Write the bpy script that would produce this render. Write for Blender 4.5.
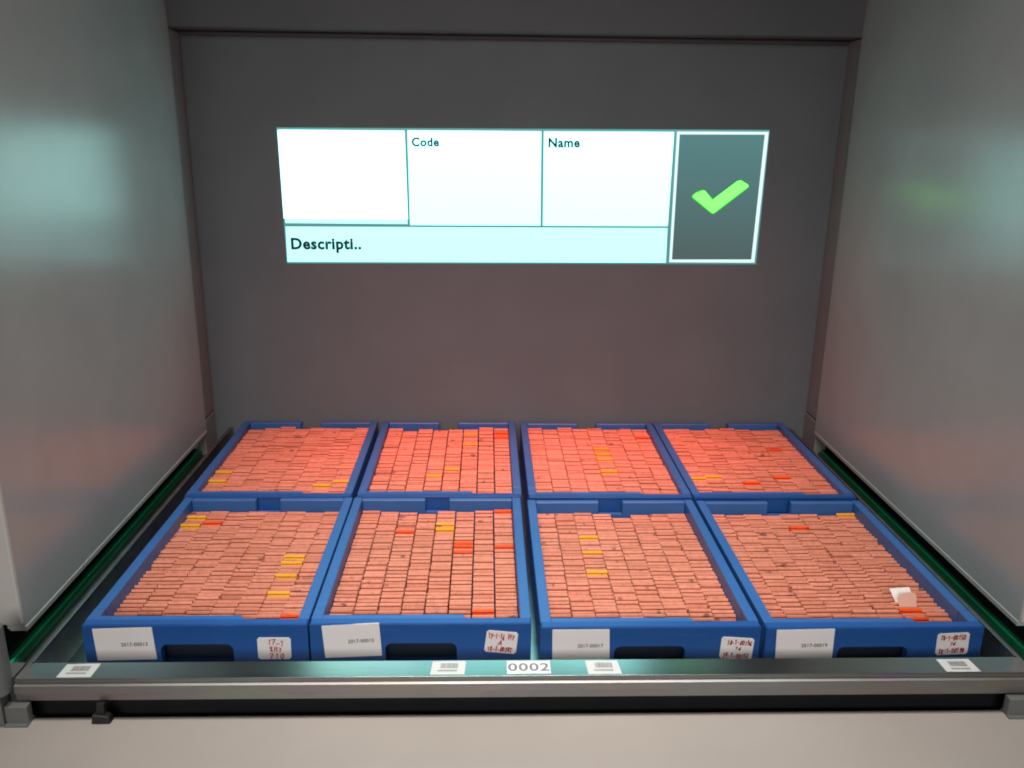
import bpy, bmesh, math, random
from mathutils import Vector, Matrix
random.seed(7)
for o in list(bpy.data.objects): bpy.data.objects.remove(o)
SC = bpy.context.scene
COL = SC.collection

# ---------------------------------------------------------------- camera
F_PX, PITCH, YAW, ROLL, CAM_Z = 859.1, .2919, .0311, .0124, .622
fwd = Vector((math.sin(YAW)*math.cos(PITCH), math.cos(YAW)*math.cos(PITCH), -math.sin(PITCH)))
rgt = Vector((math.cos(YAW), -math.sin(YAW), 0)); upv = rgt.cross(fwd)
CR = rgt*math.cos(ROLL)+upv*math.sin(ROLL); CU = -rgt*math.sin(ROLL)+upv*math.cos(ROLL)
cam = bpy.data.cameras.new('camera'); cam.sensor_width = 36; cam.lens = F_PX/1024*36
cam.clip_start = .02; cam.clip_end = 50
co = bpy.data.objects.new('camera', cam); COL.objects.link(co)
co.matrix_world = Matrix(((CR.x, CU.x, -fwd.x, 0), (CR.y, CU.y, -fwd.y, 0), (CR.z, CU.z, -fwd.z, CAM_Z), (0, 0, 0, 1)))
SC.camera = co

def pix(x, y, axis, c):
    """point where the line of sight through a photo pixel meets the plane axis = c"""
    d = CR*((x-512)/F_PX) - CU*((y-384)/F_PX) + fwd
    o = Vector((0, 0, CAM_Z))
    return o + d*((c-o[axis])/d[axis])

# ---------------------------------------------------------------- light
SC.cycles.filter_width = 1.9
SC.view_settings.view_transform = 'Standard'; SC.view_settings.look = 'None'
SC.view_settings.exposure = 0; SC.view_settings.gamma = 1
w = bpy.data.worlds.new('World'); SC.world = w; w.use_nodes = True
bg = w.node_tree.nodes['Background']; bg.inputs[0].default_value = (.80, .84, .90, 1); bg.inputs[1].default_value = .03

def area(name, loc, target, sx, sy, power, col, spread):
    l = bpy.data.lights.new(name, 'AREA'); l.shape = 'RECTANGLE'; l.size = sx; l.size_y = sy
    l.energy = power; l.color = col; l.spread = math.radians(spread)
    o = bpy.data.objects.new(name, l); COL.objects.link(o); o.location = loc
    zz = (Vector(loc)-Vector(target)).normalized(); xx = Vector((1, 0, 0)); xx = (xx-zz*xx.dot(zz)).normalized(); yy = zz.cross(xx)
    o.rotation_euler = Matrix((xx, yy, zz)).transposed().to_euler()            # long side along the bay
    return o
area('ceiling_light', (.05, .82, 1.9), (.05, .95, 0), .85, .20, 4.0, (1, .95, .90), 50)
area('front_fill', (-.1, -1.2, 1.05), (.05, .95, .05), 1.2, .6, 4.2, (1, .96, .93), 60)  # unseen fill added behind the camera to brighten front faces
area('red_bay_light', (.07, 1.46, .95), (.07, 1.46, 0), .86, .05, 1.5, (1, .05, .015), 44)

# ---------------------------------------------------------------- materials
MAT = {}
def nm(name):
    m = bpy.data.materials.new(name); m.use_nodes = True; MAT[name] = m
    nt = m.node_tree; return m, nt, nt.nodes['Principled BSDF']
def add(nt, t, **kw):
    n = nt.nodes.new(t)
    for k, v in kw.items(): setattr(n, k, v)
    return n
def noise(nt, scale, detail=3, rough=.5, coord=None, stretch=None):
    g = add(nt, 'ShaderNodeNewGeometry'); src = g.outputs['Position']
    if stretch:
        mp = add(nt, 'ShaderNodeMapping'); mp.inputs['Scale'].default_value = stretch
        nt.links.new(src, mp.inputs[0]); src = mp.outputs[0]
    n = add(nt, 'ShaderNodeTexNoise'); n.inputs['Scale'].default_value = scale
    n.inputs['Detail'].default_value = detail; n.inputs['Roughness'].default_value = rough
    nt.links.new(src, n.inputs['Vector']); return n
def ramp(nt, fac, stops):
    r = add(nt, 'ShaderNodeValToRGB'); e = r.color_ramp.elements
    while len(e) < len(stops): e.new(.5)
    for el, (p, c) in zip(e, stops): el.position = p; el.color = (*c, 1) if len(c) == 3 else c
    nt.links.new(fac, r.inputs[0]); return r
def bump(nt, b, h, strength, dist):
    n = add(nt, 'ShaderNodeBump'); n.inputs['Strength'].default_value = strength; n.inputs['Distance'].default_value = dist
    nt.links.new(h, n.inputs['Height']); nt.links.new(n.outputs[0], b.inputs['Normal'])
def mixc(nt, fac, a, b, mode='MIX'):
    n = add(nt, 'ShaderNodeMix', data_type='RGBA', blend_type=mode)
    for s, v in ((n.inputs[0], fac), (n.inputs[6], a), (n.inputs[7], b)):
        if isinstance(v, (int, float)): s.default_value = v
        elif isinstance(v, tuple): s.default_value = (*v, 1)
        else: nt.links.new(v, s)
    return n.outputs[2]

def paint(name, c, rough, bscale=900, bst=.25, var=.06, spec=.5, metal=0):
    m, nt, b = nm(name)
    n = noise(nt, 7, 4); lo = tuple(x*(1-var) for x in c); hi = tuple(min(1, x*(1+var)) for x in c)
    nt.links.new(ramp(nt, n.outputs[0], [(.3, lo), (.7, hi)]).outputs[0], b.inputs['Base Color'])
    n3 = noise(nt, 40, 3)
    r = add(nt, 'ShaderNodeMapRange'); r.inputs[3].default_value = rough*.9; r.inputs[4].default_value = rough*1.12
    nt.links.new(n3.outputs[0], r.inputs[0]); nt.links.new(r.outputs[0], b.inputs['Roughness'])
    b.inputs['Specular IOR Level'].default_value = spec; b.inputs['Metallic'].default_value = metal
    n2 = noise(nt, bscale, 2); bump(nt, b, n2.outputs[0], bst, .0006)
    return m
paint('wall_paint', (.41, .42, .415), .25, 900, .08, spec=.75)
paint('back_paint', (.142, .160, .172), .5, 700, .2, spec=.3)
paint('header_paint', (.118, .124, .130), .5, 700, .2, spec=.3)
paint('frame_paint', (.27, .27, .265), .4, 700, .2)
paint('jamb_paint', (.55, .53, .50), .45, 700, .2)
paint('shelf_paint', (.36, .325, .295), .5, 1200, .2, .04)
def scuffed(name, c, rough):
    m = paint(name, c, rough, 1500, .12, .08); nt = m.node_tree; b = nt.nodes['Principled BSDF']
    src = b.inputs['Base Color'].links[0].from_socket
    a = noise(nt, 60, 6, .75, stretch=(.25, 1, 2.5)); f = ramp(nt, a.outputs[0], [(.58, (0, 0, 0)), (.74, (.22, .22, .22))]).outputs[0]
    nt.links.new(mixc(nt, f, src, tuple(min(1, x*1.5+.10) for x in c)), b.inputs['Base Color'])
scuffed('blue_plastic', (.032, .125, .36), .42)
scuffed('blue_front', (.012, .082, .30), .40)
paint('black_plastic', (.008, .008, .009), .5, 800, .2)
paint('grip_shade', (.008, .016, .034), .5, 800, .2)  # near-black navy, paints the shade inside the grip recess
paint('dark_void', (.02, .02, .021), .7, 300, .1)
paint('green_strip', (.006, .13, .052), .3, 400, .1, .2)
paint('green_line', (.02, .42, .18), .3, 400, .1, .1)
paint('grey_plastic', (.13, .137, .134), .5, 700, .2)
paint('label_paper', (.80, .76, .75), .55, 2500, .15, .02)
paint('beam_label', (.62, .63, .62), .5, 2500, .15, .03)
paint('number_paper', (.80, .82, .81), .5, 2500, .15, .02)
paint('print_ink', (.03, .03, .03), .6)
paint('barcode_ink', (.20, .20, .20), .6, var=.3)
paint('red_ink', (.55, .022, .016), .5, var=.4)
paint('clear_slip', (.66, .36, .28), .35, 600, .1)
paint('tag_paper', (.86, .80, .75), .6, 600, .2, .04)

def steel(name, c, rough, bst=.12, sp=.18):
    m, nt, b = nm(name); b.inputs['Metallic'].default_value = 1
    v = add(nt, 'ShaderNodeTexVoronoi'); v.inputs['Scale'].default_value = 55
    g = add(nt, 'ShaderNodeNewGeometry'); mp = add(nt, 'ShaderNodeMapping'); mp.inputs['Scale'].default_value = (.25, 1, 1)
    nt.links.new(g.outputs['Position'], mp.inputs[0]); nt.links.new(mp.outputs[0], v.inputs['Vector'])
    n = noise(nt, 25, 5, .6, stretch=(.15, 1, 1))
    base = ramp(nt, n.outputs[0], [(.3, tuple(x*.8 for x in c)), (.7, c)]).outputs[0]
    nt.links.new(mixc(nt, sp, base, v.outputs['Color'], 'SOFT_LIGHT'), b.inputs['Base Color'])
    r = add(nt, 'ShaderNodeMapRange'); r.inputs[3].default_value = rough*.75; r.inputs[4].default_value = rough*1.3
    nt.links.new(n.outputs[0], r.inputs[0]); nt.links.new(r.outputs[0], b.inputs['Roughness'])
    n2 = noise(nt, 300, 3, stretch=(.1, 1, 1)); bump(nt, b, n2.outputs[0], bst, .0005)
steel('galvanised', (.50, .52, .52), .20, .04, .08)
steel('beam_steel', (.34, .33, .32), .5, .1, .1)
steel('galvanised_dark', (.30, .30, .30), .42)

def cassette_mat(name, lo, hi, stain):
    m, nt, b = nm(name)
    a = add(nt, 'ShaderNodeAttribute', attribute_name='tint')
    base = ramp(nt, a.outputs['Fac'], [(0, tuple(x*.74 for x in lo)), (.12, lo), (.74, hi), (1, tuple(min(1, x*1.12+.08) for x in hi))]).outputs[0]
    n = noise(nt, 130, 4, .65)
    st = ramp(nt, n.outputs[0], [(.34, (1, 1, 1)), (.52, (0, 0, 0))]).outputs[0]
    f1 = add(nt, 'ShaderNodeMath', operation='MULTIPLY'); f1.inputs[1].default_value = .45; nt.links.new(st, f1.inputs[0])
    c1 = mixc(nt, f1.outputs[0], base, stain)
    n2 = noise(nt, 420, 2, .5, stretch=(.8, 1.6, 1.6))
    wr = ramp(nt, n2.outputs[0], [(.60, (0, 0, 0)), (.68, (1, 1, 1))]).outputs[0]
    f2 = add(nt, 'ShaderNodeMath', operation='MULTIPLY'); f2.inputs[1].default_value = .25; nt.links.new(wr, f2.inputs[0])
    c2 = mixc(nt, f2.outputs[0], c1, tuple(x*.45 for x in stain))
    n3 = noise(nt, 62, 2, .5, stretch=(.8, 1, 1))                     # dark specks painted as shaded holes between cassettes
    sp = ramp(nt, n3.outputs[0], [(.67, (0, 0, 0)), (.73, (.75, .75, .75))]).outputs[0]
    nt.links.new(mixc(nt, sp, c2, tuple(x*.22 for x in stain)), b.inputs['Base Color'])
    b.inputs['Roughness'].default_value = .5; b.inputs['Specular IOR Level'].default_value = .35
    bump(nt, b, n2.outputs[0], .3, .0004)
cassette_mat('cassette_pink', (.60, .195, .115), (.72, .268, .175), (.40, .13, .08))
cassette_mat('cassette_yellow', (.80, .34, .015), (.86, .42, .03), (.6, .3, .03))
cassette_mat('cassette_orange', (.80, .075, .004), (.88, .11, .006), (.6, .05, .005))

def emit(name, c0, c1, strength, axis_lo=None, axis_hi=None):
    """screen light; a colour ramp from bottom c0 to top c1 of the shown picture"""
    m, nt, b = nm(name); b.inputs['Base Color'].default_value = (.02, .02, .02, 1); b.inputs['Roughness'].default_value = .8
    b.inputs['Specular IOR Level'].default_value = 0
    g = add(nt, 'ShaderNodeNewGeometry'); s = add(nt, 'ShaderNodeSeparateXYZ'); nt.links.new(g.outputs['Position'], s.inputs[0])
    r = add(nt, 'ShaderNodeMapRange'); r.inputs[1].default_value = .37; r.inputs[2].default_value = .62
    nt.links.new(s.outputs['Z'], r.inputs[0])
    nt.links.new(ramp(nt, r.outputs[0], [(0, c0), (1, c1)]).outputs[0], b.inputs['Emission Color'])
    b.inputs['Emission Strength'].default_value = strength
emit('screen_white', (.33, 1.0, .97), (.42, 1.0, .95), 2.5)
emit('screen_white_pure', (.45, 1, .96), (.48, 1, .96), 2.8)
emit('screen_cyan', (.42, 1.0, .97), (.50, 1.0, .97), 1.55)
emit('screen_line', (.09, .26, .26), (.14, .38, .37), 1.0)
emit('screen_button', (.075, .115, .115), (.095, .23, .235), 1.0)
emit('screen_border', (.70, 1.0, 1.0), (.80, 1.0, 1.0), 1.1)
emit('screen_ink', (.01, .025, .03), (.01, .03, .035), 1.0)
emit('screen_check', (.12, 1, .09), (.13, 1, .10), 2.7)
emit('screen_check_edge', (.04, .55, .04), (.04, .55, .04), 1.0)

# ---------------------------------------------------------------- builders
def link(name, me, mat, parent=None, label=None, cat=None, group=None, kind=None):
    if mat and not me.materials: me.materials.append(MAT[mat])
    o = bpy.data.objects.new(name, me); COL.objects.link(o); o.parent = parent
    for k, v in (('label', label), ('category', cat), ('group', group), ('kind', kind)):
        if v: o[k] = v
    return o
def empty(name, loc, label, cat, group=None, rz=0):
    o = bpy.data.objects.new(name, None); COL.objects.link(o); o.location = loc; o.rotation_euler.z = rz
    o['label'] = label; o['category'] = cat
    if group: o['group'] = group
    o.empty_display_size = .02
    return o
def box(bm, x0, x1, y0, y1, z0, z1):
    vs = [bm.verts.new(p) for p in ((x0,y0,z0),(x1,y0,z0),(x1,y1,z0),(x0,y1,z0),(x0,y0,z1),(x1,y0,z1),(x1,y1,z1),(x0,y1,z1))]
    for f in ((3,2,1,0),(4,5,6,7),(0,1,5,4),(1,2,6,5),(2,3,7,6),(3,0,4,7)): bm.faces.new([vs[i] for i in f])
def prism(bm, pts, axis, a, b):
    """extrude a polygon along axis from a to b; pts are the two other coordinates in order"""
    def P(u, v, t): return {0: (t, u, v), 1: (u, t, v), 2: (u, v, t)}[axis]
    A = [bm.verts.new(P(u, v, a)) for u, v in pts]; B = [bm.verts.new(P(u, v, b)) for u, v in pts]
    n = len(pts); bm.faces.new(A); bm.faces.new(B[::-1])
    for i in range(n): bm.faces.new((A[i], B[i], B[(i+1) % n], A[(i+1) % n]))
def done(bm, name, bevel=0, seg=2):
    bmesh.ops.recalc_face_normals(bm, faces=bm.faces)
    if bevel:
        bmesh.ops.bevel(bm, geom=list(bm.edges), offset=bevel, segments=seg, affect='EDGES', profile=.5, clamp_overlap=True)
    me = bpy.data.meshes.new(name); bm.to_mesh(me); bm.free(); return me
def mbox(name, mat, parent, *b, bevel=0, **kw):
    bm = bmesh.new(); box(bm, *b); return link(name, done(bm, name, bevel), mat, parent, **kw)
def mprism(name, mat, parent, pts, axis, a, b, bevel=0, **kw):
    bm = bmesh.new(); prism(bm, pts, axis, a, b); return link(name, done(bm, name, bevel), mat, parent, **kw)
def rounded(x0, x1, z0, z1, r, n=5, corners=(1,1,1,1)):
    out = []
    for k, (cx, cz, a0) in enumerate(((x0+r, z0+r, 180), (x1-r, z0+r, 270), (x1-r, z1-r, 0), (x0+r, z1-r, 90))):
        if not corners[k]:
            out.append(((x0, x1, x1, x0)[k], (z0, z0, z1, z1)[k])); continue
        for i in range(n+1):
            a = math.radians(a0+90*i/n); out.append((cx+r*math.cos(a), cz+r*math.sin(a)))
    return out
def text_mesh(name, s, size, bold=0, extrude=.0001, align='LEFT'):
    cu = bpy.data.curves.new(name, 'FONT'); cu.body = s; cu.size = size; cu.offset = bold; cu.extrude = extrude
    cu.align_x = align; cu.resolution_u = 3; cu.space_character = 1.08
    t = bpy.data.objects.new(name, cu); COL.objects.link(t)
    bpy.context.view_layer.update()
    me = bpy.data.meshes.new_from_object(t.evaluated_get(bpy.context.evaluated_depsgraph_get()))
    bpy.data.objects.remove(t); bpy.data.curves.remove(cu); me.name = name
    return me
STROKES = {
 '0': [[(.5,1),(.15,.8),(.1,.3),(.45,0),(.85,.25),(.9,.75),(.5,1)]], '1': [[(.25,.8),(.55,1),(.5,0)]],
 '2': [[(.1,.8),(.5,1),(.85,.75),(.4,.35),(.1,.02),(.9,0)]], '3': [[(.1,.95),(.8,.95),(.4,.55),(.85,.3),(.5,0),(.1,.1)]],
 '4': [[(.7,0),(.65,1),(.1,.35),(.95,.4)]], '5': [[(.85,1),(.25,1),(.2,.55),(.75,.55),(.8,.15),(.4,0),(.1,.1)]],
 '6': [[(.75,1),(.25,.55),(.15,.2),(.5,0),(.85,.25),(.5,.5),(.2,.3)]], '7': [[(.05,.95),(.9,1),(.4,0)],[(.25,.5),(.75,.55)]],
 '8': [[(.5,.52),(.15,.8),(.5,1),(.85,.8),(.15,.22),(.5,0),(.85,.22),(.5,.52)]], '9': [[(.85,.7),(.4,.5),(.15,.8),(.5,1),(.85,.8),(.7,0)]],
 '-': [[(.1,.45),(.8,.5)]], 'A': [[(.0,0),(.5,1),(.95,0)],[(.2,.4),(.8,.42)]], 'H': [[(.1,1),(.1,0)],[(.85,1),(.85,0)],[(.1,.5),(.85,.55)]], ' ': []}
def handwriting(name, lines, parent, mat, rng):
    """lines: (text, x, z, char width, height), in the sticker's own plane, facing -Y"""
    bm = bmesh.new()
    for s, x, z, cw, ch in lines:
        for c in s:
            sl = rng.uniform(-.05, .4); sy = rng.uniform(-.16, .16)*ch
            for st in STROKES[c]:
                pts = [(x+(u+sl*v)*cw*.78+rng.uniform(-.09,.09)*cw, z+sy+v*ch+rng.uniform(-.09,.09)*ch) for u, v in st]
                for p, q in zip(pts, pts[1:]):
                    d = Vector((q[0]-p[0], q[1]-p[1])); L = d.length
                    if L < 1e-6: continue
                    d /= L; wd = rng.uniform(.00048, .00066); n = Vector((-d.y, d.x))*wd; e = d*wd*.7
                    vs = [bm.verts.new((a, 0, b)) for a, b in ((p[0]-n.x-e.x, p[1]-n.y-e.y), (p[0]+n.x-e.x, p[1]+n.y-e.y), (q[0]+n.x+e.x, q[1]+n.y+e.y), (q[0]-n.x+e.x, q[1]-n.y+e.y))]
                    bm.faces.new(vs)
            x += cw
    me = bpy.data.meshes.new(name); bm.to_mesh(me); bm.free()
    return link(name, me, mat, parent)

# ---------------------------------------------------------------- the bay (setting)
XL, XR, YW, YF, YJ = -.530, .6356, 1.615, 1.55, .882
ZT, ZB = .772, .060
S = dict(kind='structure')
mbox('wall_back', 'back_paint', None, XL-.03, XR+.03, YW, YW+.02, -.05, 1.15, **S)
def side(name, x, sgn):
    bm = bmesh.new()
    box(bm, *sorted((x, x+sgn*.02)), YJ, YF, ZB, 1.15)
    box(bm, *sorted((x-sgn*.0013, x+sgn*.018)), YJ+.001, YF-.001, ZB-.003, ZB+.0025)   # folded lower hem
    return link(name, done(bm, name), 'wall_paint', None, **S)
side('wall_left', XL, -1); side('wall_right', XR, 1)
for x, s in ((XL, -1), (XR, 1)):
    n = 'frame_left' if s < 0 else 'frame_right'
    bm = bmesh.new()
    xi = x+s*.004
    box(bm, *sorted((xi, xi+s*.016)), YF+.001, YW-.001, .083, ZT)
    box(bm, *sorted((xi-s*.001, xi+s*.016)), YF+.001, YW-.001, -.02, .079)
    link(n, done(bm, n, .0008, 1), 'frame_paint', None, **S)
bm = bmesh.new(); box(bm, XL-.004, XR+.004, YF, YW-.001, ZT+.001, 1.15); box(bm, XL+.0, XR-.0, YW-.012, YW-.0005, ZT-.006, ZT+.0005)
link('header', done(bm, 'header', .002), 'header_paint', None, **S)
# front faces of the machine, left and right of the opening
mbox('jamb_left', 'jamb_paint', None, XL-.30, XL-.0005, YJ-.004, YJ+.016, ZB+.007, 1.15, bevel=.002, **S)
mbox('jamb_right', 'jamb_paint', None, XR+.0005, XR+.30, YJ-.004, YJ+.016, ZB+.003, 1.15, bevel=.002, **S)
# worktop in front of the opening and the dark well behind it
mbox('shelf', 'shelf_paint', None, -1.0, 1.1, -.1, .8075, -.031, -.001, bevel=.004, **S)
bm = bmesh.new()
box(bm, -.62, .72, .836, YW, -.14, -.12); box(bm, -.62, .72, .90, .91, -.12, -.006)
for x in (-.62, .70): box(bm, x, x+.02, .836, YW, -.12, -.03)
link('well', done(bm, 'well'), 'dark_void', None, **S)

def guide_rail(label, sgn, x):
    """runs under a side wall: black channel, green strip, steel ledge"""
    r = empty('guide_rail', (x, .81, 0), label, 'rail', 'guide rails under the side walls')
    X = lambda a, b: sorted((sgn*a, sgn*b))
    L = .785
    mbox('channel', 'black_plastic', r, *X(.0122, .050), 0, L, -.018, .008, bevel=.001)
    mbox('back_plate', 'black_plastic', r, *X(.044, .050), .05, L, .0085, .095)
    g = mbox('strip', 'green_strip', r, *X(.0125, .0270), .002, L-.01, .0082, .0200, bevel=.0015)
    mbox('ridge', 'green_line', g, *X(.0165, .0195), .002, L-.01, .0198, .0225, bevel=.0008)
    mbox('ledge', 'galvanised_dark', r, *X(-.022, .0120), .004, L, -.006, .012, bevel=.001)
    bm = bmesh.new(); bmesh.ops.create_uvsphere(bm, u_segments=12, v_segments=8, radius=.0035)
    s = link('screw', done(bm, 'screw'), 'galvanised', r); s.location = (sgn*-.004, .035, .0145); s.scale.z = .5
    return r
guide_rail('black and green guide rail beside the tray labelled 2017-00013', -1, XL)
guide_rail('black and green guide rail beside the tray labelled 2017-00019', 1, XR)

# end posts and small fittings
def post(label, x):
    p = empty('guard_post', (x, .80, -.001), label, 'post')
    bm = bmesh.new(); prism(bm, rounded(-.016, .016, -.012, .012, .009), 2, .037, .115)
    link('upright', done(bm, 'upright', .0015), 'grey_plastic', p)
    mbox('bracket', 'grey_plastic', p, -.016, .006, .0125, .050, .0, .039, bevel=.001)
    mbox('foot_plate', 'grey_plastic', p, -.018, .008, -.010, .0070, -.0002, .038, bevel=.001)
post('grey rounded corner post at the beam end beside tray 2017-00013', -.5225)
for lab, x0, x1 in (('small grey foot under the beam end beside tray 2017-00013', -.514, -.490), ('small grey foot under the beam end beside tray 2017-00019', .580, .606)):
    e = empty('beam_foot', ((x0+x1)/2, .7965, -.001), lab, 'foot', 'feet under the beam'); hw = (x1-x0)/2
    mbox('upright', 'grey_plastic', e, -hw, hw, -.0035, .007, 0, .0225, bevel=.001)
    mbox('base_plate', 'grey_plastic', e, -hw*1.02, hw*1.02, -.008, .0095, -.0002, .0025, bevel=.0006)
k = empty('rubber_stop', (-.414, .7960, -.001), 'small black rubber stop on the worktop under the steel beam', 'stop')
mprism('block', 'black_plastic', k, [(-.013, 0), (.013, 0), (.011, .009), (-.011, .011)], 1, -.004, .009, bevel=.0015)
k.scale = (.8, .8, 1)
mbox('stem', 'black_plastic', k, -.005, .005, 0, .006, .010, .0225)

# ---------------------------------------------------------------- steel storage tray with its front beam
st = empty('steel_storage_tray', (.0528, .85, 0), 'wide galvanised steel carrier tray with numbered front beam under blue trays', 'carrier tray')
cx = .0528; xa, xb = -.5045-cx, .6100-cx; BY = .8045-.85; BZ = .0350
mbox('floor_panel', 'galvanised', st, -.560, .560, BY+.0286, .760, -.004, 0)
for s in (-1, 1):
    pts = [(s*.5535, -.0005), (s*.5515, .0475), (s*.5585, .0475), (s*.5585, .0455), (s*.5535, .0455), (s*.5555, -.0005)]
    mprism('side_rail', 'galvanised_dark', st, pts, 1, -.0165, .757)
    mbox('rail_edge', 'galvanised', st, *sorted((s*.5512, s*.5530)), -.0165, .758, .0476, .0492)
prof = [(.0290, .013), (.0025, .013), (.0, .0115), (.0002, .0075), (-.0035, .006), (-.0038, -.0025), (-.0015, -.0036), (-.0015, -.0128), (.004, -.0138), (.0290, -.0138)]
bm = bmesh.new(); prism(bm, [(y+BY, z+BZ) for y, z in prof], 0, xa, xb)
link('front_beam', done(bm, 'front_beam'), 'beam_steel', st)
mbox('beam_shade', 'black_plastic', st, xa+.002, xb-.002, BY+.0200, BY+.0285, -.012, BZ-.0139)  # black strip added as the shade below the beam
mbox('beam_top', 'galvanised', st, xa+.0005, xb-.0005, BY+.0020, BY+.0287, BZ+.0128, BZ+.01315)
mbox('beam_edge', 'galvanised', st, xa+.001, xb-.001, BY-.0008, BY+.0016, BZ+.0128, BZ+.0136, bevel=.0003)

def beam_sticker(quad, kind):
    """quad: photo pixels of its four corners on the beam top"""
    P = [pix(x, y-(1.3 if k > 1 else 0), 2, BZ+.0135) for k, (x, y) in enumerate(quad)]
    bm = bmesh.new(); prism(bm, [(p.x-cx, p.y-.85) for p in P], 2, BZ+.0130, BZ+.0136)
    name = 'number_plate' if kind == 'number' else 'barcode_label'
    o = link(name, done(bm, name), 'number_paper' if kind == 'number' else 'beam_label', st)
    c = sum(P, Vector())/4; wdt = (P[1]-P[0]).length; dep = (P[3]-P[0]).length
    dx = (P[1]-P[0]).normalized()
    if kind == 'number':
        me = text_mesh('number', '0002', .0195, .00035, .00005, 'CENTER')
        t = link('number', me, 'barcode_ink', o); t.location = (c.x-cx, c.y-.85-.0068, BZ+.0138)
        t.scale = (1.12, 1, 1)
    else:
        sk = ((P[0]-P[3]).x+(P[1]-P[2]).x)/2/dep
        bm = bmesh.new(); rng = random.Random(quad[0][0]); u = -.24
        while u < .28:
            b = rng.uniform(.006, .022)
            pts = []
            for uu, vv in ((u, -.05), (u+b, -.05), (u+b, .33), (u, .33)):
                pts.append((c.x-cx+uu*wdt+vv*dep*sk, c.y-.85+vv*dep))
            bm.faces.new([bm.verts.new((x, y, BZ+.0138)) for x, y in pts]); u += b+rng.uniform(.006, .014)
        link('barcode', done(bm, 'barcode'), 'barcode_ink', o)
        bm = bmesh.new(); u = -.30
        while u < .28:
            b = rng.uniform(.02, .04)
            pts = [(c.x-cx+uu*wdt+vv*dep*sk, c.y-.85+vv*dep) for uu, vv in ((u, -.28), (u+b, -.28), (u+b, -.17), (u, -.17))]
            bm.faces.new([bm.verts.new((x, y, BZ+.0138)) for x, y in pts]); u += b+.012
        link('caption', done(bm, 'caption'), 'barcode_ink', o)
beam_sticker([(67, 664.5), (101, 663.5), (90.5, 678.3), (56, 678.8)], 'code')
beam_sticker([(433, 661.3), (466, 661), (464.5, 675.6), (430, 676)], 'code')
beam_sticker([(507, 661), (549.5, 660.8), (551, 674.6), (507, 675)], 'number')
beam_sticker([(585, 660.6), (617, 660.4), (622, 675), (588.5, 675.4)], 'code')
beam_sticker([(936, 659.3), (968, 658.9), (982, 673.6), (948, 674)], 'code')

# ---------------------------------------------------------------- projected picture on the back wall
scr = empty('projected_screen', (.07, YW, .371), 'bright projected order screen with Code, Name and green tick on back wall', 'screen')
def on_wall(pts): return [(p.x-.07, p.z-.371) for p in (pix(x, y, 1, YW) for x, y in pts)]
def plate(name, mat, px, lay, parent=scr):
    # a thin lit layer on the wall; lay counts outwards
    return mprism(name, mat, parent, on_wall(px), 1, -.0004*lay-.0003, -.0004*lay+.0001)
plate('frame_lines', 'screen_line', [(276.5, 127.5), (769.5, 130), (756, 264.3), (287, 263.4)], 1)
plate('cell', 'screen_cyan', [(279, 129.5), (404.3, 130.5), (407.6, 224), (285.5, 223)], 2)
plate('cell_fill', 'screen_white_pure', [(277.6, 130), (404.6, 131), (408, 219.2), (284, 218.4)], 3)
plate('cell', 'screen_white', [(407.4, 130.3), (541.2, 131.3), (540.4, 225.5), (410.2, 225)], 2)
plate('cell', 'screen_white', [(544, 131.3), (674, 132), (667.6, 226), (542.8, 225.6)], 2)
plate('description_bar', 'screen_cyan', [(285.6, 226.5), (667.4, 228), (665.8, 262.6), (287.6, 261.8)], 2)
btn = plate('button', 'screen_border', [(677, 131.5), (768.5, 132), (754.2, 262.6), (669, 262.2)], 2)
plate('button_face', 'screen_button', [(679.6, 134.4), (764.6, 134.6), (751, 259.4), (671.8, 259.4)], 3, btn)
chk = [(691.5, 196.5), (695, 192), (701.5, 189.6), (704, 190), (713, 199), (738, 180.2), (741.5, 179.6), (748.8, 185.6), (748.6, 187.6), (714.5, 213.6), (711, 213.8), (691.8, 198)]
ck = plate('check_mark', 'screen_check_edge', chk, 4, btn)
cc = (718, 197)
plate('check_fill', 'screen_check', [(x+(.9 if x < 713 else -.9), y+(.9 if (y < 195 and x < 706) or (x > 730 and y < 183) or (705 < x < 716 and y < 202) else -.8)) for x, y in chk], 5, ck)
def wall_text(s, px0, px1, base, parent, bold=0):
    a = pix(px0, base, 1, YW); b = pix(px1, base, 1, YW)
    me = text_mesh('lettering', s, .03, bold, .0001)
    xs = [v.co.x for v in me.vertices]; sc = (b.x-a.x)/(max(xs)-min(xs))
    o = link('lettering', me, 'screen_ink', parent); o.rotation_euler.x = math.pi/2
    ang = math.atan2(b.z-a.z, b.x-a.x); o.rotation_euler.y = -ang
    o.location = (a.x-.07-min(xs)*sc, -.0017, a.z-.371); o.scale = (sc, sc, 1); return o
wall_text('Code', 411.8, 439.2, 146, scr, .0011)
wall_text('Name', 548.2, 579.8, 147, scr, .0011)
wall_text('Descripti..', 291.5, 361.5, 248.8, scr, .0012)

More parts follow.
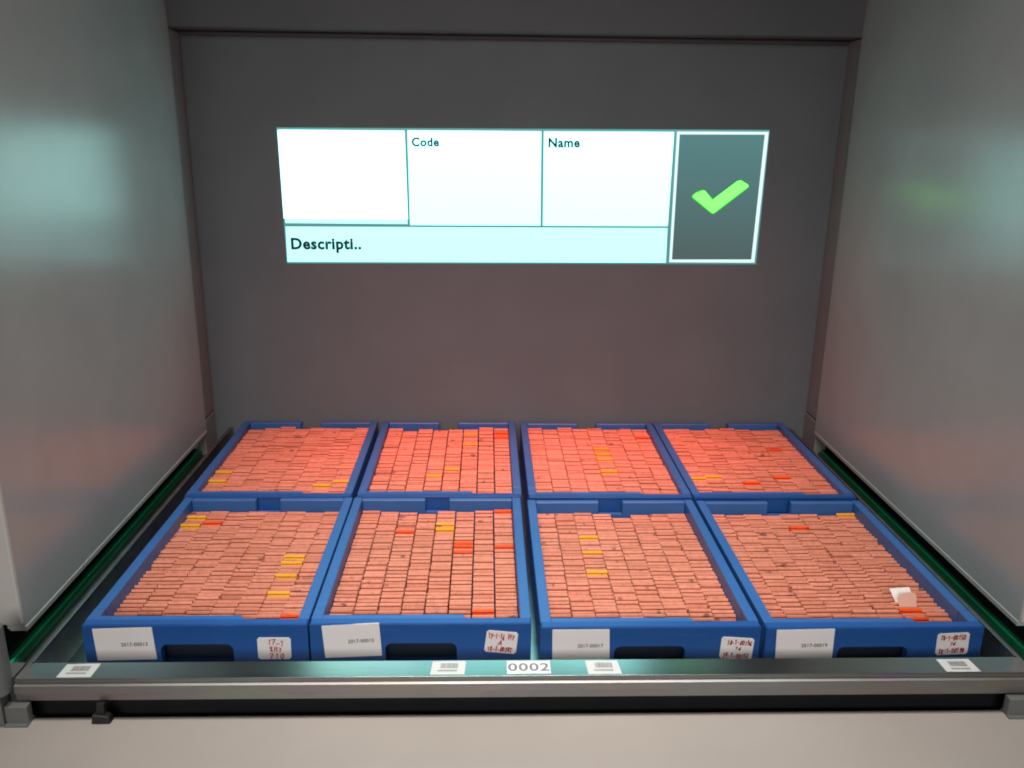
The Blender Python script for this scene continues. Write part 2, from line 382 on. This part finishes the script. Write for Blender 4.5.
# ---------------------------------------------------------------- blue trays
TW, TD, TH = .260, .358, .062
WALL, FR, LEDGE, BK = .013, .011, .0095, .010
def tray_meshes():
    M = {}
    hx0, hx1 = -.0425, .0420
    bm = bmesh.new()                                     # front wall with returns and the grip opening
    h = TH; hz = .035
    outer = [(-TW/2, 0), (hx0, 0)]
    r = .008
    arch = [(hx0, hz-r)]+[(hx0+r-r*math.cos(math.radians(a)), hz-r+r*math.sin(math.radians(a))) for a in (20, 45, 70, 90)]
    arch += [(hx1-r+r*math.sin(math.radians(a)), hz-r+r*math.cos(math.radians(a))) for a in (0, 20, 45, 70)]+[(hx1, hz-r)]
    poly = outer+arch+[(hx1, 0), (TW/2, 0), (TW/2, h-.0025), (TW/2-.0015, h), (-TW/2+.0015, h), (-TW/2, h-.0025)]
    prism(bm, poly, 1, .0008, FR)
    M['front_wall'] = done(bm, 'front_wall')
    bm = bmesh.new(); box(bm, -TW/2+.0002, TW/2-.0002, 0, .0010, h-.0035, h-.0006)
    M['front_lip'] = done(bm, 'front_lip', .0004, 1)
    bm = bmesh.new(); xr = -TW/2+TW*.69                    # inner ledge on the left two thirds
    prism(bm, [(-TW/2+WALL, FR+.0001), (xr+.004, FR+.0001), (xr, FR+LEDGE), (-TW/2+WALL, FR+LEDGE)], 2, .0385, h-.0004)
    M['inner_ledge'] = done(bm, 'inner_ledge', .0006, 1)
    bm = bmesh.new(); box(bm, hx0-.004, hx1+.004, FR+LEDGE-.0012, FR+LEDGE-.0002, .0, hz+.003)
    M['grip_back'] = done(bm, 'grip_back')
    for s, n in ((-1, 'l'), (1, 'r')):
        bm = bmesh.new(); x0, x1 = sorted((s*TW/2, s*(TW/2-WALL)))
        box(bm, x0, x1, FR+.0001, .0350, 0, h); M['corner'+n] = done(bm, 'corner', .0009, 1)
        bm = bmesh.new(); box(bm, x0, x1, .0356, TD-.0001, 0, h-.0004); M['side'+n] = done(bm, 'side_wall', .0009, 1)
        bm = bmesh.new(); x0, x1 = sorted((s*(TW/2-WALL-.0001), s*.0185)); box(bm, x0, x1, TD-BK, TD, 0, h-.0008)
        M['back'+n] = done(bm, 'back_wall', .0012, 1)
    bm = bmesh.new(); box(bm, -.0184, .0184, TD-BK+.001, TD-.001, 0, .040); M['sill'] = done(bm, 'notch_sill')
    bm = bmesh.new(); box(bm, -TW/2+WALL-.0005, TW/2-WALL+.0005, FR+.0014, TD-BK+.0005, .0005, .004); M['floor'] = done(bm, 'floor')
    return M
TM = tray_meshes()
TRAYS = [  # x left, y front, turn, number, column gap, row look
 dict(x=-.4685, y=.886, num='2017-00013', cw=.0286, jx=.0007, d='front tray labelled 2017-00013'),
 dict(x=-.2060, y=.886, num='2017-00015', cw=.0271, jx=.0002, d='front tray labelled 2017-00015'),
 dict(x=.0645, y=.877, num='2017-00017', cw=.0279, jx=.0004, d='front tray labelled 2017-00017'),
 dict(x=.3300, y=.8735, num='2017-00019', cw=.0287, jx=.0009, d='front tray labelled 2017-00019'),
 dict(x=-.4720, y=1.2475, num=None, cw=.0288, jx=.0006, d='rear tray behind tray 2017-00013', rz=.004),
 dict(x=-.2035, y=1.2475, num=None, cw=.0271, jx=.0002, d='rear tray behind tray 2017-00015'),
 dict(x=.0675, y=1.2440, num=None, cw=.0279, jx=.0004, d='rear tray behind tray 2017-00017'),
 dict(x=.3300, y=1.2440, num=None, cw=.0287, jx=.0008, d='rear tray behind tray 2017-00019'),
]
TL = ['blue plastic cassette tray labelled 2017-00013 at the front', 'blue plastic cassette tray labelled 2017-00015 at the front',
      'blue plastic cassette tray labelled 2017-00017 at the front', 'blue plastic cassette tray labelled 2017-00019 at the front',
      'blue plastic cassette tray standing behind the one labelled 2017-00013', 'blue plastic cassette tray standing behind the one labelled 2017-00015',
      'blue plastic cassette tray standing behind the one labelled 2017-00017', 'blue plastic cassette tray standing behind the one labelled 2017-00019']
LABEL_PX = [[(92, 629.2), (151.5, 627.3), (157, 659.2), (98, 660.7)], [(321.5, 626), (379, 623.2), (382, 655.6), (325.5, 657.9)],
            [(552.5, 629.8), (609.5, 629.3), (609.5, 661), (552.2, 661)], [(777, 630), (835, 628.8), (831.5, 661), (775, 661)]]
STICK_PX = [[(257, 638), (290.5, 638), (291.5, 659), (258.5, 659.3)], [(487, 630.3), (518.3, 633), (515.8, 654), (484, 651.5)],
            [(722, 637), (754.5, 639), (751, 660), (719, 658)], [(938, 634), (970, 632.7), (967, 654), (935, 655.2)]]
HAND = [[('17-1', .30, .66, .13, .24), ('8H7', .36, .36, .13, .22), ('710', .34, .06, .16, .22)],
        [('17-1-16 777', .08, .66, .076, .22), ('A', .40, .38, .18, .20), ('18-1-00782', .10, .08, .080, .20)],
        [('18-1-00156', .16, .68, .078, .20), ('16', .42, .42, .11, .16), ('18-1-00153', .08, .07, .082, .19)],
        [('18-1-00150', .10, .70, .080, .20), ('16', .40, .44, .11, .16), ('18-1-00190', .08, .08, .082, .20)]]
roots = []
for i, t in enumerate(TRAYS):
    r = empty('cassette_tray', (t['x']+TW/2, t['y'], .0002), TL[i], 'tray', 'blue cassette trays', t.get('rz', 0)); roots.append(r)
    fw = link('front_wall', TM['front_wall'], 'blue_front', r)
    link('lip', TM['front_lip'], 'blue_front', fw); link('grip_back', TM['grip_back'], 'grip_shade', fw)
    link('inner_ledge', TM['inner_ledge'], 'blue_plastic', r)
    for n in 'lr':
        link('corner', TM['corner'+n], 'blue_plastic', r); link('side_wall', TM['side'+n], 'blue_plastic', r); link('back_wall', TM['back'+n], 'blue_plastic', r)
    link('back_sill', TM['sill'], 'blue_plastic', r); link('floor', TM['floor'], 'blue_plastic', r)
    if t['num']:
        ox, oy = t['x']+TW/2, t['y']
        P = [pix(x, y, 1, oy) for x, y in LABEL_PX[i]]; Q = [(p.x-ox, max(p.z, .010)) for p in P]
        lb = mprism('label', 'label_paper', r, Q, 1, -.0003, .0009)
        wd = Q[1][0]-Q[0][0]; ang = math.atan2(Q[1][1]-Q[0][1], wd)
        me = text_mesh('lettering', t['num'], .0075, .00012, .00004); xs = [v.co.x for v in me.vertices]
        tx = link('lettering', me, 'print_ink', lb); tx.rotation_euler = (math.pi/2, -ang, 0)
        sc = wd*.45/(max(xs)-min(xs)); tx.scale = (sc, sc*1.1, 1)
        tx.location = (Q[0][0]+wd*.45, -.0005, (Q[0][1]+Q[3][1])/2-.0030+wd*.45*math.tan(ang))
        P = [pix(x, y, 1, oy) for x, y in STICK_PX[i]]; Q = [(p.x-ox, p.z) for p in P]
        bm = bmesh.new(); prism(bm, Q, 1, -.0003, .0009)
        ve = [e for e in bm.edges if abs(e.verts[0].co.y-e.verts[1].co.y) > .0005]
        bmesh.ops.bevel(bm, geom=ve, offset=.0018, segments=3, affect='EDGES')
        sk = link('sticker', done(bm, 'sticker'), 'label_paper', r)
        wd = Q[1][0]-Q[0][0]; hh = Q[0][1]-Q[3][1]
        hw = handwriting('handwriting', [(s, u*wd, v*hh, cw*wd, ch*hh) for s, u, v, cw, ch in HAND[i]], sk, 'red_ink', random.Random(20+i))
        hw.location = (Q[3][0], -.0006, Q[3][1]); hw.rotation_euler.y = -math.atan2(Q[1][1]-Q[0][1], wd)

# ---------------------------------------------------------------- cassettes
CH, CT = .040, .0090        # height, pitch along the tray
def cassette_verts(w, t, hb, drop, rng=None):
    """standing cassette: slanted writing face towards the front, thin top edge at the back"""
    lip = .0017; a = w/2; c = .0007
    q = lambda f: (f*(t-lip), hb-drop+f*drop)                    # along the slanted writing face
    g0, g1 = q(.60), q(.74); gm = (g1[0]+.0006, g0[1]-.0005)   # seam between lid and body
    prof = [(0, 0), (0, hb-drop), g0, gm, g1, (t-lip, hb), (t, hb-.0002), (t, 0)]
    return [(-a, y, z) for y, z in prof]+[(a, y, z) for y, z in prof]
CF = [tuple(range(8)), tuple(range(15, 7, -1))]+[(k, k+8, (k+1) % 8+8, (k+1) % 8) for k in range(8)]
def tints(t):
    # moulded body, painted shade in the seam, painted highlight on the top edge
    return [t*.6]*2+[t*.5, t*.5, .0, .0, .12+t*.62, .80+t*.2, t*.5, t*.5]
def cassette_mesh(w, t, drop, tint, mat):
    me = bpy.data.meshes.new('cassette'); me.from_pydata(cassette_verts(w, t, CH, drop), [], CF); me.update()
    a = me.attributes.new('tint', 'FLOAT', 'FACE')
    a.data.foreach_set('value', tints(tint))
    me.materials.append(MAT[mat]); return me
rng = random.Random(11)
VAR = {}
def variant(w, mat):
    k = (round(w, 4), mat)
    if k not in VAR: VAR[k] = [cassette_mesh(w+rng.uniform(-.0003, 0), CT-rng.uniform(.0003, .0010), rng.uniform(.0078, .0092), (q+.5)/11.5, mat) for q in range(10)]
    return rng.choice(VAR[k])
ZTOP = .004+CH-.002
# coloured ones, by the photo pixel of their face
YEL = [[(193, 519), (188, 526), (294, 556.5), (291, 563), (286, 576.5), (278, 593)], [(445, 526), (445, 531)], [(587.5, 539.6), (592, 554), (597, 573.5)], [(842, 514)],
       [(224.4, 473.5), (216.6, 483), (322, 487), (340.6, 483)], [(435, 476), (453.5, 470), (472, 434.5), (471.5, 445.5)], [(599.8, 449), (602.5, 456), (604, 460), (608, 471.5)], [(711, 477), (701.6, 480)]]
ORA = [[(208.6, 525), (291, 616)], [(404.5, 534), (463.5, 544), (463.5, 548.6), (463.5, 553), (505, 547), (503.7, 510), (484, 613)], [], [(799, 528), (913.6, 610.5), (920.5, 619)],
       [], [(500.6, 434), (500.6, 439)], [(639.5, 438.6)], [(774.5, 451), (783, 478.6), (751, 484.5)]]
rv, rf, rt = [], [], []
cnt = 0
for i, t in enumerate(TRAYS):
    ix0 = t['x']+WALL; pitch = (TW-2*WALL)/8
    marks = {}
    for lst, m in ((YEL[i], 'cassette_yellow'), (ORA[i], 'cassette_orange')):
        for px in lst:
            p = pix(*px, 2, ZTOP+(.0085 if i > 3 else 0)); c = min(7, max(0, int((p.x-ix0)/pitch))); marks.setdefault(c, []).append([p.y, m])
    for c in range(8):
        y = t['y']+FR+LEDGE+.0012 if c < 6 else t['y']+FR+.0012
        yend = t['y']+TD-BK-.0006
        todo = sorted(marks.get(c, []))
        drift = 0
        while y+CT <= yend:
            pit = CT+max(-.0012, min(.0014, rng.gauss(0, .0006)))
            gap = 0
            u = rng.random()
            dz = rng.gauss(0, .0008); leany = 0
            if u < .016: gap = rng.uniform(.0025, .0045)
            elif u < .034: dz = -rng.uniform(.006, .013); gap = rng.uniform(0, .003)
            elif u < .055: dz = rng.uniform(.0015, .003)
            if i > 3: dz += .0085
            mat = 'cassette_pink'
            if todo and (y+pit > todo[0][0]-CT*.45 or y+2*CT+.0012 > yend): mat = todo.pop(0)[1]; dz = .0030+(.0085 if i > 3 else 0); gap = 0
            drift = max(-1, min(1, drift+rng.gauss(0, .35)))
            x = ix0+(c+.5)*pitch+drift*t['jx']*.6+rng.uniform(-1, 1)*t['jx']*.4
            x = min(max(x, ix0+t['cw']/2+.0001), ix0+8*pitch-t['cw']/2-.0001)
            rz = max(-.02, min(.02, rng.gauss(0, .009))); z0 = .0042
            near = i < 4 and (t['y']+.028 if c < 6 else t['y']+.022) < y < t['y']+.118
            if mat != 'cassette_pink' or near:
                o = link('cassette', variant(t['cw'], mat), None)
                o.location = (x, y, z0); o.rotation_euler = (0, 0, rz); o.scale.z = (CH+dz)/CH
                colr = {'cassette_pink': 'salmon pink', 'cassette_yellow': 'bright yellow', 'cassette_orange': 'vivid orange'}[mat]
                if mat == 'cassette_pink':
                    lab = 'salmon pink tissue cassette in the nearest rows of ' + t['d']; cnt += 1
                    grp = 'pink cassettes in the nearest rows of ' + t['d']
                else:
                    lab = colr+' tissue cassette among pink ones in '+t['d']; grp = colr+' cassettes in '+t['d']
                o['label'] = lab; o['category'] = 'cassette'; o['group'] = grp
            else:
                th = pit-rng.uniform(.0003, .0010); cs, sn = math.cos(rz), math.sin(rz); b = len(rv)
                for vx, vy, vz in cassette_verts(t['cw']-rng.uniform(0, .0003), th, CH+dz, rng.uniform(.0078, .0092)):
                    rv.append((x+vx*cs-vy*sn, y+vx*sn+vy*cs, z0+vz))
                rf += [tuple(q+b for q in f) for f in CF]
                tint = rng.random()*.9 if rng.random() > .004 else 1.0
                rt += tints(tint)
            y += pit+gap
me = bpy.data.meshes.new('pink_cassettes'); me.from_pydata(rv, [], rf); me.update()
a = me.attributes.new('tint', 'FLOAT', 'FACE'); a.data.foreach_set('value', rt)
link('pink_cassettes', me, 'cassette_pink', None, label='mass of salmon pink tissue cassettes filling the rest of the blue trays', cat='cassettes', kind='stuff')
print('individual pink', cnt, 'rest', len(rv)//16)

# paper slips standing between the cassettes of the right-hand front tray
def slip(name, px, ybase, mat, label):
    pts = [pix(x, y, 1, ybase) for x, y in px]
    c = sum(pts, Vector())/len(pts)
    bm = bmesh.new(); prism(bm, [(p.x-c.x, (p.z-c.z)*.86) for p in pts], 1, -.0002, .0002)
    o = link(name, done(bm, name), mat, None, label=label, cat='slip'); o.location = (c.x, ybase, c.z)
    o.rotation_euler.x = -math.radians(40); return o
ys = pix(903, 598, 2, .0455).y
slip('paper_slip', [(891.8, 588.4), (912.4, 586.8), (913, 603), (894, 607)], ys, 'tag_paper', 'white paper slip sticking up between cassettes of tray 2017-00019')
ys = pix(907, 602, 2, .0480).y
slip('label_slip', [(897.5, 604.5), (899, 597.5), (904, 593.2), (916.8, 592.4), (918.3, 596), (915.5, 603), (914, 609), (897, 611)], ys, 'clear_slip', 'pale pink slip leaning in front of the white paper slip')
